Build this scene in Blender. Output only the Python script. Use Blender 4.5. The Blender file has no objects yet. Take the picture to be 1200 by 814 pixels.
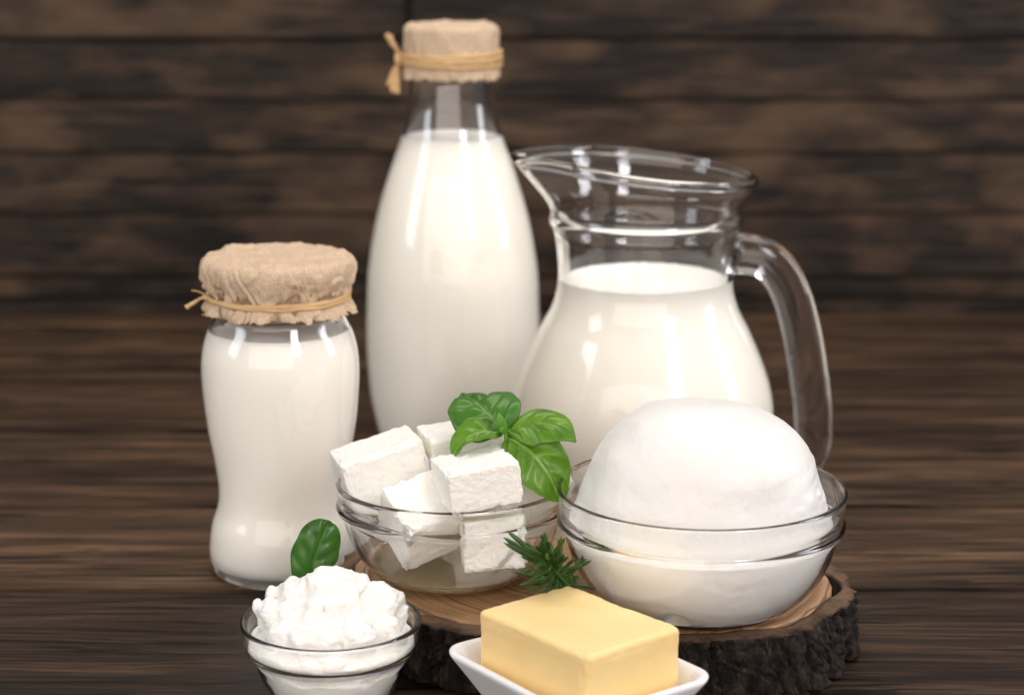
import bpy, bmesh, math, random
import numpy as np
from mathutils import Vector, Matrix, noise, Euler

random.seed(7)
PI = math.pi
sc = bpy.context.scene
COL = sc.collection

# ------------------------------------------------------------------ helpers
def link_mesh(name, verts, faces, mat, parent=None, loc=(0, 0, 0), smooth=True, rot=(0, 0, 0)):
    me = bpy.data.meshes.new(name)
    me.from_pydata([tuple(v) for v in verts], [], [tuple(f) for f in faces])
    me.validate(); me.update()
    bm = bmesh.new(); bm.from_mesh(me)
    bmesh.ops.recalc_face_normals(bm, faces=bm.faces[:])
    bm.to_mesh(me); bm.free()
    if smooth:
        for p in me.polygons: p.use_smooth = True
    me.materials.append(mat)
    o = bpy.data.objects.new(name, me)
    COL.objects.link(o)
    o.location = loc; o.rotation_euler = rot
    if parent: o.parent = parent
    return o

def thing(name, label, cat, loc=(0, 0, 0), rot=(0, 0, 0), group=None):
    o = bpy.data.objects.new(name, None); COL.objects.link(o)
    o.empty_display_size = .02
    o.location = loc; o.rotation_euler = rot
    tag(o, label, cat, group)
    return o

def tag(o, label, cat, group=None):
    o['label'] = label; o['category'] = cat
    if group: o['group'] = group

def smooth_profile(pts, step=.0012, closed_ends=True):
    """Catmull-Rom through (r,z) points, resampled."""
    P = [Vector(p) for p in pts]
    out = []
    n = len(P)
    for i in range(n - 1):
        p0 = P[i - 1] if i > 0 else P[i]
        p1, p2 = P[i], P[i + 1]
        p3 = P[i + 2] if i + 2 < n else P[i + 1]
        L = (p2 - p1).length
        k = max(1, int(L / step))
        for j in range(k):
            t = j / k
            # centripetal-ish via limited tangents
            m1 = (p2 - p0) * .5; m2 = (p3 - p1) * .5
            m1 = m1 * min(1, L / max(m1.length, 1e-9)); m2 = m2 * min(1, L / max(m2.length, 1e-9))
            h = (2*t**3-3*t*t+1)*p1 + (t**3-2*t*t+t)*m1 + (-2*t**3+3*t*t)*p2 + (t**3-t*t)*m2
            out.append((max(h.x, 0), h.y))
    out.append(tuple(P[-1]))
    return out

def lathe(profile, segs=128, deform=None):
    """profile starts and ends on the axis (r=0): closed solid of revolution."""
    verts, faces = [], []
    rings = []
    for (r, z) in profile:
        if r < 1e-6:
            v = (0, 0, z)
            if deform: v = deform(0, 0, z)
            verts.append(v); rings.append([len(verts) - 1])
        else:
            ring = []
            for k in range(segs):
                a = 2 * PI * k / segs
                v = (r * math.cos(a), r * math.sin(a), z)
                if deform: v = deform(*v)
                verts.append(v); ring.append(len(verts) - 1)
            rings.append(ring)
    for A, B in zip(rings, rings[1:]):
        if len(A) == 1 and len(B) == 1: continue
        for k in range(segs):
            k2 = (k + 1) % segs
            if len(A) == 1: faces.append((A[0], B[k], B[k2]))
            elif len(B) == 1: faces.append((A[k], B[0], A[k2]))
            else: faces.append((A[k], B[k], B[k2], A[k2]))
    return verts, faces

def fbm(p, o=4, h=.6):
    return noise.fractal(p, h, 2.1, o)

def sweep(points, rad, segs=10, flat=1.0, res=8, flatdir=None, rag=0):
    """tube along Catmull-Rom of points; rad: function t->radius; flat scales one axis."""
    P = [Vector(p) for p in points]; n = len(P); C = []
    for i in range(n - 1):
        p0 = P[i-1] if i else P[0]; p1 = P[i]; p2 = P[i+1]; p3 = P[i+2] if i+2 < n else P[i+1]
        for j in range(res):
            t = j / res
            C.append(.5 * ((2*p1) + (-p0+p2)*t + (2*p0-5*p1+4*p2-p3)*t*t + (-p0+3*p1-3*p2+p3)*t**3))
    C.append(P[-1])
    up = Vector(flatdir) if flatdir else Vector((.13, .2, 1)).normalized()
    verts, faces = [], []
    N = len(C)
    for i, c in enumerate(C):
        tan = (C[min(i+1, N-1)] - C[max(i-1, 0)]).normalized()
        s = tan.cross(up)
        if s.length < 1e-4: s = tan.cross(Vector((1, 0, 0)))
        s.normalize(); u = s.cross(tan).normalized()
        r = rad(i / (N - 1))
        for k in range(segs):
            a = 2 * PI * k / segs
            rr = r * (1 + rag * noise.noise(Vector((math.cos(a)*2, math.sin(a)*2, i * .35)) + c * 50))
            verts.append(c + s * math.cos(a) * rr + u * math.sin(a) * rr * flat)
    for i in range(N - 1):
        for k in range(segs):
            k2 = (k + 1) % segs
            faces.append((i*segs+k, i*segs+k2, (i+1)*segs+k2, (i+1)*segs+k))
    a = len(verts); verts.append(C[0]); b = len(verts); verts.append(C[-1])
    for k in range(segs):
        k2 = (k + 1) % segs
        faces.append((a, k2, k)); faces.append((b, (N-1)*segs+k, (N-1)*segs+k2))
    return verts, faces

def merge(*parts):
    V, F = [], []
    for v, f in parts:
        o = len(V); V += list(v); F += [tuple(i + o for i in q) for q in f]
    return V, F

# ------------------------------------------------------------------ materials
def new_mat(name):
    m = bpy.data.materials.new(name); m.use_nodes = True
    nt = m.node_tree
    return m, nt, nt.nodes['Principled BSDF'], nt.nodes['Material Output']

def N(nt, kind, **kw):
    n = nt.nodes.new(kind)
    for k, v in kw.items():
        if k in n.inputs.keys(): n.inputs[k].default_value = v
        else: setattr(n, k, v)
    return n

def coords(nt, scale=(1, 1, 1), kind='Object'):
    tc = N(nt, 'ShaderNodeTexCoord'); mp = N(nt, 'ShaderNodeMapping')
    mp.inputs['Scale'].default_value = scale
    nt.links.new(tc.outputs[kind], mp.inputs['Vector'])
    return mp

def ramp(nt, stops, interp='LINEAR'):
    r = N(nt, 'ShaderNodeValToRGB'); cr = r.color_ramp; cr.interpolation = interp
    while len(cr.elements) < len(stops): cr.elements.new(.5)
    for e, (p, c) in zip(cr.elements, stops):
        e.position = p; e.color = (*c, 1) if len(c) == 3 else c
    return r

def glass(name, tint=(1, 1, 1), rough=0.0):
    m, nt, b, out = new_mat(name)
    b.inputs['Base Color'].default_value = (*tint, 1)
    b.inputs['Transmission Weight'].default_value = 1
    b.inputs['Roughness'].default_value = rough
    b.inputs['IOR'].default_value = 1.5
    return m

def creamy(name, col, rough=.5, sss=.5, scale=.004, bump=None, bscale=400, bstr=.15, spec=.5, col2=None, cscale=30, vor=None):
    m, nt, b, out = new_mat(name)
    b.inputs['Base Color'].default_value = (*col, 1)
    b.inputs['Roughness'].default_value = rough
    b.inputs['Specular IOR Level'].default_value = spec
    b.inputs['Subsurface Weight'].default_value = sss
    b.inputs['Subsurface Radius'].default_value = (1, .75, .45)
    b.inputs['Subsurface Scale'].default_value = scale
    mp = coords(nt)
    if col2:
        nz = N(nt, 'ShaderNodeTexNoise', Scale=cscale, Detail=4.0)
        nt.links.new(mp.outputs[0], nz.inputs['Vector'])
        r = ramp(nt, [(.38, col), (.68, col2)])
        nt.links.new(nz.outputs['Fac'], r.inputs[0]); nt.links.new(r.outputs[0], b.inputs['Base Color'])
    if bump:
        nz = N(nt, 'ShaderNodeTexNoise', Scale=bscale, Detail=6.0, Roughness=.6)
        nt.links.new(mp.outputs[0], nz.inputs['Vector'])
        bp = N(nt, 'ShaderNodeBump', Strength=bstr, Distance=bump)
        nt.links.new(nz.outputs['Fac'], bp.inputs['Height'])
        last = bp
        if vor:
            vz = N(nt, 'ShaderNodeTexVoronoi', Scale=vor)
            nt.links.new(mp.outputs[0], vz.inputs['Vector'])
            rr = ramp(nt, [(.08, (0, 0, 0)), (.22, (1, 1, 1))])
            nt.links.new(vz.outputs['Distance'], rr.inputs[0])
            b2 = N(nt, 'ShaderNodeBump', Strength=.35, Distance=.0006)
            nt.links.new(rr.outputs[0], b2.inputs['Height']); nt.links.new(bp.outputs[0], b2.inputs['Normal'])
            last = b2
        nt.links.new(last.outputs[0], b.inputs['Normal'])
    return m

def wood_planks(name, dark, mid, lite, axis='Y', edges=None, grain=1.0, rough=.55, bump=.0012, blot=None, bstr=.8, xs=1.0):
    """weathered planks running along X. 'axis' is the across-plank coordinate; per-plank shift of grain."""
    m, nt, b, out = new_mat(name)
    tc = N(nt, 'ShaderNodeTexCoord')
    sep = N(nt, 'ShaderNodeSeparateXYZ'); nt.links.new(tc.outputs['Object'], sep.inputs[0])
    attr = N(nt, 'ShaderNodeAttribute'); attr.attribute_name = 'plank'
    # offset x per plank
    mul = N(nt, 'ShaderNodeMath', operation='MULTIPLY'); mul.inputs[1].default_value = 7.31
    nt.links.new(attr.outputs['Fac'], mul.inputs[0])
    add = N(nt, 'ShaderNodeMath', operation='ADD')
    nt.links.new(sep.outputs['X'], add.inputs[0]); nt.links.new(mul.outputs[0], add.inputs[1])
    cmb = N(nt, 'ShaderNodeCombineXYZ')
    nt.links.new(add.outputs[0], cmb.inputs[0]); nt.links.new(sep.outputs['Y'], cmb.inputs[1]); nt.links.new(sep.outputs['Z'], cmb.inputs[2])
    # warp so the grain wanders
    warp = N(nt, 'ShaderNodeTexNoise', Scale=5.0, Detail=2.0)
    mpw = N(nt, 'ShaderNodeMapping'); mpw.inputs['Scale'].default_value = (.5, 2, 2)
    nt.links.new(cmb.outputs[0], mpw.inputs[0]); nt.links.new(mpw.outputs[0], warp.inputs['Vector'])
    wsub = N(nt, 'ShaderNodeVectorMath', operation='MULTIPLY_ADD')
    wsub.inputs[1].default_value = (0, .035, .035)
    nt.links.new(warp.outputs['Color'], wsub.inputs[0]); nt.links.new(cmb.outputs[0], wsub.inputs[2])
    def g(sx, sy, det, ro=.6):
        mp = N(nt, 'ShaderNodeMapping'); mp.inputs['Scale'].default_value = (sx * xs, sy, sy)
        nt.links.new(wsub.outputs[0], mp.inputs[0])
        n = N(nt, 'ShaderNodeTexNoise', Scale=1.0, Detail=det, Roughness=ro)
        nt.links.new(mp.outputs[0], n.inputs['Vector']); return n
    g1 = g(3.5 * grain, 60 * grain, 6.0, .65)
    g2 = g(7 * grain, 330 * grain, 3.0, .7)
    g3 = g(2.2, 14, 3.0)
    mix = N(nt, 'ShaderNodeMath', operation='MULTIPLY_ADD'); mix.inputs[1].default_value = .5
    nt.links.new(g2.outputs['Fac'], mix.inputs[0])
    h = N(nt, 'ShaderNodeMath', operation='MULTIPLY'); h.inputs[1].default_value = .5
    nt.links.new(g1.outputs['Fac'], h.inputs[0]); nt.links.new(h.outputs[0], mix.inputs[2])
    cr = ramp(nt, [(.36, dark), (.5, mid), (.64, lite)])
    nt.links.new(mix.outputs[0], cr.inputs[0])
    # per plank + broad blotches
    wn = N(nt, 'ShaderNodeAttribute'); wn.attribute_name = 'tone'
    mr = N(nt, 'ShaderNodeMath', operation='MULTIPLY'); mr.inputs[1].default_value = 1.0
    nt.links.new(wn.outputs['Fac'], mr.inputs[0])
    mr2 = N(nt, 'ShaderNodeMapRange'); mr2.inputs['From Min'].default_value = .3; mr2.inputs['From Max'].default_value = .7
    mr2.inputs['To Min'].default_value = .55; mr2.inputs['To Max'].default_value = 1.4
    nt.links.new(g3.outputs['Fac'], mr2.inputs['Value'])
    mm = N(nt, 'ShaderNodeMath', operation='MULTIPLY'); nt.links.new(mr.outputs[0], mm.inputs[0]); nt.links.new(mr2.outputs[0], mm.inputs[1])
    sc_ = N(nt, 'ShaderNodeVectorMath', operation='SCALE')
    nt.links.new(cr.outputs[0], sc_.inputs[0]); nt.links.new(mm.outputs[0], sc_.inputs['Scale'])
    last = sc_.outputs[0]
    mpc = N(nt, 'ShaderNodeMapping'); mpc.inputs['Scale'].default_value = (6, 230, 230); nt.links.new(wsub.outputs[0], mpc.inputs[0])
    nc = N(nt, 'ShaderNodeTexNoise', Scale=1.0, Detail=2.0); nt.links.new(mpc.outputs[0], nc.inputs['Vector'])
    rc = ramp(nt, [(.36, (.08, .08, .08)), (.42, (1, 1, 1))]); nt.links.new(nc.outputs['Fac'], rc.inputs[0])
    mc = N(nt, 'ShaderNodeVectorMath', operation='MULTIPLY'); nt.links.new(last, mc.inputs[0]); nt.links.new(rc.outputs[0], mc.inputs[1])
    last = mc.outputs[0]
    if blot:
        mpb = N(nt, 'ShaderNodeMapping'); mpb.inputs['Scale'].default_value = (11, 24, 24)
        mpb.inputs['Location'].default_value = (3.3, 1.7, .4)
        nt.links.new(cmb.outputs[0], mpb.inputs[0])
        nb = N(nt, 'ShaderNodeTexNoise', Scale=1.0, Detail=3.0); nt.links.new(mpb.outputs[0], nb.inputs['Vector'])
        rb = ramp(nt, [(.46, (0, 0, 0)), (.80, (.85, .85, .85))]); nt.links.new(nb.outputs['Fac'], rb.inputs[0])
        mx = N(nt, 'ShaderNodeMix', data_type='RGBA'); 
        nt.links.new(rb.outputs[0], mx.inputs['Factor']); nt.links.new(last, mx.inputs['A'])
        mx.inputs['B'].default_value = (*blot, 1)
        last = mx.outputs['Result']
    nt.links.new(last, b.inputs['Base Color'])
    b.inputs['Roughness'].default_value = rough
    b.inputs['Specular IOR Level'].default_value = .22
    bp = N(nt, 'ShaderNodeBump', Strength=bstr, Distance=bump)
    nt.links.new(mix.outputs[0], bp.inputs['Height']); nt.links.new(bp.outputs[0], b.inputs['Normal'])
    return m

M_glass = glass('clear_glass', (.999, 1, .999))
M_bottle = glass('bottle_glass', (.998, .997, 1))
M_milk = creamy('milk', (.985, .963, .900), rough=.4, sss=0, scale=.004)
M_yog = creamy('yoghurt', (.975, .950, .895), rough=.4, sss=0, scale=.004, bump=.0004, bscale=120, bstr=.2)
M_feta = creamy('feta', (.88, .86, .80), rough=.6, sss=.5, scale=.0035, bump=.0009, bscale=600, bstr=.6, vor=260)
M_mozz = creamy('mozzarella', (.82, .80, .765), rough=.42, sss=.35, scale=.003, bump=.0008, bscale=200, bstr=.5)
M_cream = creamy('cream_cheese', (.86, .84, .80), rough=.33, sss=.6, scale=.003, bump=.0005, bscale=350, bstr=.35)
M_whey = creamy('whey', (.42, .35, .22), rough=.12, sss=.4, scale=.006)
def liquid(name, col):
    m, nt, b, out = new_mat(name)
    b.inputs['Base Color'].default_value = (*col, 1); b.inputs['Roughness'].default_value = .08
    b.inputs['IOR'].default_value = 1.34; b.inputs['Transmission Weight'].default_value = .72
    return m
M_whey = liquid('whey', (.72, .62, .42))
M_butter = creamy('butter', (.85, .63, .285), rough=.42, sss=.6, scale=.005, bump=.0005, bscale=150, bstr=.25, col2=(.87, .665, .32))
M_ceram = creamy('white_ceramic', (.82, .80, .81), rough=.12, sss=.1, scale=.002)
M_table = wood_planks('table_wood', (.008, .0042, .0024), (.056, .0305, .0170), (.17, .098, .056), xs=1.1, bstr=1.0, bump=.0016)
M_wall = wood_planks('wall_wood', (.004, .0026, .0018), (.019, .0115, .0072), (.058, .036, .022), grain=.6, blot=(.115, .066, .036), xs=3.2)

def paper_mat():
    m, nt, b, out = new_mat('kraft_paper')
    mp = coords(nt)
    nz = N(nt, 'ShaderNodeTexNoise', Scale=900.0, Detail=4.0); nt.links.new(mp.outputs[0], nz.inputs['Vector'])
    r = ramp(nt, [(.3, (.48, .345, .225)), (.7, (.67, .505, .36))]); nt.links.new(nz.outputs['Fac'], r.inputs[0])
    nt.links.new(r.outputs[0], b.inputs['Base Color'])
    vz = N(nt, 'ShaderNodeTexVoronoi', Scale=130.0, feature='DISTANCE_TO_EDGE')
    wz = N(nt, 'ShaderNodeTexNoise', Scale=60.0, Detail=3.0); nt.links.new(mp.outputs[0], wz.inputs['Vector'])
    ma = N(nt, 'ShaderNodeVectorMath', operation='MULTIPLY_ADD'); ma.inputs[1].default_value = (.02, .02, .02)
    nt.links.new(wz.outputs['Color'], ma.inputs[0]); nt.links.new(mp.outputs[0], ma.inputs[2])
    nt.links.new(ma.outputs[0], vz.inputs['Vector'])
    rr = ramp(nt, [(0, (0, 0, 0)), (.12, (1, 1, 1))]); nt.links.new(vz.outputs['Distance'], rr.inputs[0])
    bp = N(nt, 'ShaderNodeBump', Strength=.12, Distance=.0006); nt.links.new(rr.outputs[0], bp.inputs['Height'])
    b2 = N(nt, 'ShaderNodeBump', Strength=.10, Distance=.0003)
    nt.links.new(nz.outputs['Fac'], b2.inputs['Height']); nt.links.new(bp.outputs[0], b2.inputs['Normal'])
    nt.links.new(b2.outputs[0], b.inputs['Normal'])
    b.inputs['Roughness'].default_value = .75; b.inputs['Specular IOR Level'].default_value = .3
    return m
M_paper = paper_mat()

def raffia_mat():
    m, nt, b, out = new_mat('raffia')
    mp = coords(nt, (60, 60, 1500))
    nz = N(nt, 'ShaderNodeTexNoise', Scale=1.0, Detail=3.0); nt.links.new(mp.outputs[0], nz.inputs['Vector'])
    r = ramp(nt, [(.3, (.46, .27, .11)), (.7, (.74, .50, .25))]); nt.links.new(nz.outputs['Fac'], r.inputs[0])
    nt.links.new(r.outputs[0], b.inputs['Base Color'])
    bp = N(nt, 'ShaderNodeBump', Strength=.5, Distance=.0004); nt.links.new(nz.outputs['Fac'], bp.inputs['Height'])
    nt.links.new(bp.outputs[0], b.inputs['Normal']); b.inputs['Roughness'].default_value = .5
    return m
M_raffia = raffia_mat()

def leaf_mat(name, base, lite, vein):
    m, nt, b, out = new_mat(name)
    uv = N(nt, 'ShaderNodeAttribute'); uv.attribute_name = 'vein'
    nz = N(nt, 'ShaderNodeTexNoise', Scale=90.0, Detail=4.0)
    mp = coords(nt); nt.links.new(mp.outputs[0], nz.inputs['Vector'])
    r = ramp(nt, [(.3, base), (.72, lite)]); nt.links.new(nz.outputs['Fac'], r.inputs[0])
    mx = N(nt, 'ShaderNodeMix', data_type='RGBA'); mx.inputs['B'].default_value = (*vein, 1)
    mu = N(nt, 'ShaderNodeMath', operation='MULTIPLY'); mu.inputs[1].default_value = .65
    nt.links.new(uv.outputs['Fac'], mu.inputs[0])
    nt.links.new(mu.outputs[0], mx.inputs['Factor']); nt.links.new(r.outputs[0], mx.inputs['A'])
    nt.links.new(mx.outputs['Result'], b.inputs['Base Color'])
    b.inputs['Roughness'].default_value = .29
    tr = N(nt, 'ShaderNodeBsdfTranslucent'); 
    sc_ = N(nt, 'ShaderNodeVectorMath', operation='MULTIPLY'); sc_.inputs[1].default_value = (1.6, 1.5, .5)
    nt.links.new(mx.outputs['Result'], sc_.inputs[0]); nt.links.new(sc_.outputs[0], tr.inputs['Color'])
    ms = N(nt, 'ShaderNodeMixShader'); ms.inputs[0].default_value = .3
    nt.links.new(b.outputs[0], ms.inputs[1]); nt.links.new(tr.outputs[0], ms.inputs[2])
    nt.links.new(ms.outputs[0], out.inputs['Surface'])
    n2 = N(nt, 'ShaderNodeTexNoise', Scale=700.0, Detail=3.0); nt.links.new(mp.outputs[0], n2.inputs['Vector'])
    bp = N(nt, 'ShaderNodeBump', Strength=.2, Distance=.0003); nt.links.new(n2.outputs['Fac'], bp.inputs['Height'])
    nt.links.new(bp.outputs[0], b.inputs['Normal']); nt.links.new(bp.outputs[0], tr.inputs['Normal'])
    return m
M_leaf = leaf_mat('basil_green', (.085, .22, .012), (.18, .37, .030), (.36, .54, .12))
M_leaf2 = leaf_mat('basil_dark_green', (.026, .11, .010), (.060, .19, .016), (.12, .30, .05))
M_leaf3 = leaf_mat('basil_mid_green', (.045, .16, .016), (.10, .27, .03), (.28, .46, .13))
M_bud = leaf_mat('basil_young_green', (.12, .32, .03), (.18, .42, .05), (.35, .55, .15))
M_rose = leaf_mat('rosemary_green', (.028, .075, .012), (.080, .165, .030), (.24, .32, .12))

def slice_wood():
    m, nt, b, out = new_mat('slice_end_grain')
    tc = N(nt, 'ShaderNodeTexCoord')
    nz = N(nt, 'ShaderNodeTexNoise', Scale=9.0, Detail=3.0); nt.links.new(tc.outputs['Object'], nz.inputs['Vector'])
    ma = N(nt, 'ShaderNodeVectorMath', operation='MULTIPLY_ADD'); ma.inputs[1].default_value = (.022, .022, 0)
    nt.links.new(nz.outputs['Color'], ma.inputs[0]); nt.links.new(tc.outputs['Object'], ma.inputs[2])
    sx = N(nt, 'ShaderNodeVectorMath', operation='MULTIPLY'); sx.inputs[1].default_value = (1, 1.2, 0)
    nt.links.new(ma.outputs[0], sx.inputs[0])
    ln = N(nt, 'ShaderNodeVectorMath', operation='LENGTH'); nt.links.new(sx.outputs[0], ln.inputs[0])
    cm = N(nt, 'ShaderNodeCombineXYZ')
    rn = N(nt, 'ShaderNodeTexNoise', noise_dimensions='1D', Scale=1.0, Detail=3.0, Roughness=.75)
    mu = N(nt, 'ShaderNodeMath', operation='MULTIPLY'); mu.inputs[1].default_value = 330
    nt.links.new(ln.outputs['Value'], mu.inputs[0]); nt.links.new(mu.outputs[0], rn.inputs['W'])
    broad = ramp(nt, [(0.0, (.24, .12, .052)), (.055, (.36, .20, .09)), (.115, (.40, .24, .125)), (.150, (.34, .20, .105))])
    nt.links.new(ln.outputs['Value'], broad.inputs[0])
    # ramp positions are metres here
    r = ramp(nt, [(.34, (.42, .36, .30)), (.5, (.92, .90, .88)), (.66, (1.18, 1.16, 1.12))]); nt.links.new(rn.outputs['Fac'], r.inputs[0])
    mx = N(nt, 'ShaderNodeVectorMath', operation='MULTIPLY')
    nt.links.new(broad.outputs[0], mx.inputs[0]); nt.links.new(r.outputs[0], mx.inputs[1])
    # saw roughness & stains
    st = N(nt, 'ShaderNodeTexNoise', Scale=26.0, Detail=5.0); nt.links.new(tc.outputs['Object'], st.inputs['Vector'])
    sr = ramp(nt, [(.32, (.72, .68, .64)), (.62, (1.05, 1.05, 1.05))]); nt.links.new(st.outputs['Fac'], sr.inputs[0])
    m2 = N(nt, 'ShaderNodeVectorMath', operation='MULTIPLY')
    nt.links.new(mx.outputs[0], m2.inputs[0]); nt.links.new(sr.outputs[0], m2.inputs[1])
    nt.links.new(m2.outputs[0], b.inputs['Base Color'])
    b.inputs['Roughness'].default_value = .6
    mp = N(nt, 'ShaderNodeMapping'); mp.inputs['Scale'].default_value = (500, 60, 1); mp.inputs['Rotation'].default_value = (0, 0, .5)
    nt.links.new(tc.outputs['Object'], mp.inputs[0])
    sw = N(nt, 'ShaderNodeTexNoise', Scale=1.0, Detail=3.0); nt.links.new(mp.outputs[0], sw.inputs['Vector'])
    ad = N(nt, 'ShaderNodeMath', operation='ADD'); nt.links.new(rn.outputs['Fac'], ad.inputs[0]); nt.links.new(sw.outputs['Fac'], ad.inputs[1])
    bp = N(nt, 'ShaderNodeBump', Strength=.5, Distance=.0005); nt.links.new(ad.outputs[0], bp.inputs['Height'])
    nt.links.new(bp.outputs[0], b.inputs['Normal'])
    return m
M_slice = slice_wood()

def bark_mat():
    m, nt, b, out = new_mat('bark')
    mp = coords(nt, (1, 1, .45))
    nz = N(nt, 'ShaderNodeTexNoise', Scale=190.0, Detail=8.0, Roughness=.7); nt.links.new(mp.outputs[0], nz.inputs['Vector'])
    r = ramp(nt, [(.36, (.003, .002, .0016)), (.48, (.012, .008, .006)), (.60, (.040, .026, .019)), (.72, (.12, .078, .050))])
    nt.links.new(nz.outputs['Fac'], r.inputs[0])
    tc = N(nt, 'ShaderNodeTexCoord'); sep = N(nt, 'ShaderNodeSeparateXYZ'); nt.links.new(tc.outputs['Object'], sep.inputs[0])
    n3 = N(nt, 'ShaderNodeTexNoise', Scale=60.0, Detail=3.0); nt.links.new(tc.outputs['Object'], n3.inputs['Vector'])
    ma = N(nt, 'ShaderNodeMath', operation='MULTIPLY_ADD'); ma.inputs[1].default_value = .006
    nt.links.new(n3.outputs['Fac'], ma.inputs[0]); nt.links.new(sep.outputs['Z'], ma.inputs[2])
    mr = N(nt, 'ShaderNodeMapRange'); mr.inputs['From Min'].default_value = .0345; mr.inputs['From Max'].default_value = .0365
    nt.links.new(ma.outputs[0], mr.inputs['Value'])
    mx = N(nt, 'ShaderNodeMix', data_type='RGBA'); mx.inputs['B'].default_value = (.20, .12, .07, 1)
    nt.links.new(mr.outputs[0], mx.inputs['Factor']); nt.links.new(r.outputs[0], mx.inputs['A'])
    nt.links.new(mx.outputs['Result'], b.inputs['Base Color'])
    b.inputs['Roughness'].default_value = .8; b.inputs['Specular IOR Level'].default_value = .3
    bp = N(nt, 'ShaderNodeBump', Strength=1.0, Distance=.004); nt.links.new(nz.outputs['Fac'], bp.inputs['Height'])
    nt.links.new(bp.outputs[0], b.inputs['Normal'])
    return m
M_bark = bark_mat()

# ------------------------------------------------------------------ setting
def planks_mesh(name, rects, thick, mat, plane='XY', bev=.0022, tones=None):
    """rects: (x0,x1,a0,a1,h) boards; a = Y for the table, Z for the wall; h = how far the board stands out."""
    bm = bmesh.new()
    lay = bm.verts.layers.float.new('plank'); lt = bm.verts.layers.float.new('tone')
    for i, (x0, x1, a0, a1, h) in enumerate(rects):
        r = bmesh.ops.create_cube(bm, size=1)
        vs = r['verts']
        for v in vs:
            x = x0 if v.co.x < 0 else x1
            a = a0 if v.co.y < 0 else a1
            t = -thick if v.co.z < 0 else h
            v.co = (x, a, t) if plane == 'XY' else (x, -t, a)
        es = list({e for v in vs for e in v.link_edges})
        rb = bmesh.ops.bevel(bm, geom=es, offset=bev, segments=2, affect='EDGES')
        allv = {v for f in rb['faces'] for v in f.verts} | {v for v in vs if v.is_valid}
        for v in allv: v[lay] = i + 1.37; v[lt] = tones[i] if tones and i < len(tones) else .4
    # any vertex left untagged takes its neighbour's plank
    for v in bm.verts:
        if v[lay] == 0:
            for e in v.link_edges:
                o = e.other_vert(v)
                if o[lay]: v[lay] = o[lay]; v[lt] = o[lt]; break
    bmesh.ops.recalc_face_normals(bm, faces=bm.faces[:])
    me = bpy.data.meshes.new(name); bm.to_mesh(me); bm.free()
    me.materials.append(mat)
    o = bpy.data.objects.new(name, me); COL.objects.link(o)
    o['kind'] = 'structure'
    return o

ty = [.35, .53, .735, .935, 1.1165, 1.2725, 1.45, 1.63, 1.856]
rects = []
for i in range(len(ty) - 1):
    g = .0016
    rects.append((-2.2, 2.2, ty[i] + g, ty[i+1] - g, 0))
rects.append((-2.19, 2.19, .355, 1.85, -.024))
planks_mesh('table_top', rects, .03, M_table, tones=[.42, .42, .45, .50, 1.15, 1.0, .85, .95])
# solid under-board so that the joints read as dark seams
WY = 1.862
wz = [-.035, .0125, .0330, .0905, .1455, .1925, .2455, .300, .36]
rects = []
for i in range(len(wz) - 1):
    g = [.0010, .0014, .0007, .0009, .0006, .0010, .0022, .0012][i]
    h = [0, .003, .001, .004, .0, .002, .0035, .001][i]
    if i == 6:
        rects.append((-2.4, -.094, wz[i] + g, wz[i+1] - g, h)); rects.append((-.088, 2.4, wz[i] + g, wz[i+1] - g, h - .002))
    else:
        rects.append((-2.4, 2.4, wz[i] + g, wz[i+1] - g, h))
rects.append((-2.39, 2.39, -.03, .355, -.012))
pw = planks_mesh('plank_wall', rects, .02, M_wall, 'XZ', tones=[.6, .5, .8, .95, 1.25, .85, .8, .6, .6])
pw.location = (0, WY, 0)

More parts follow.
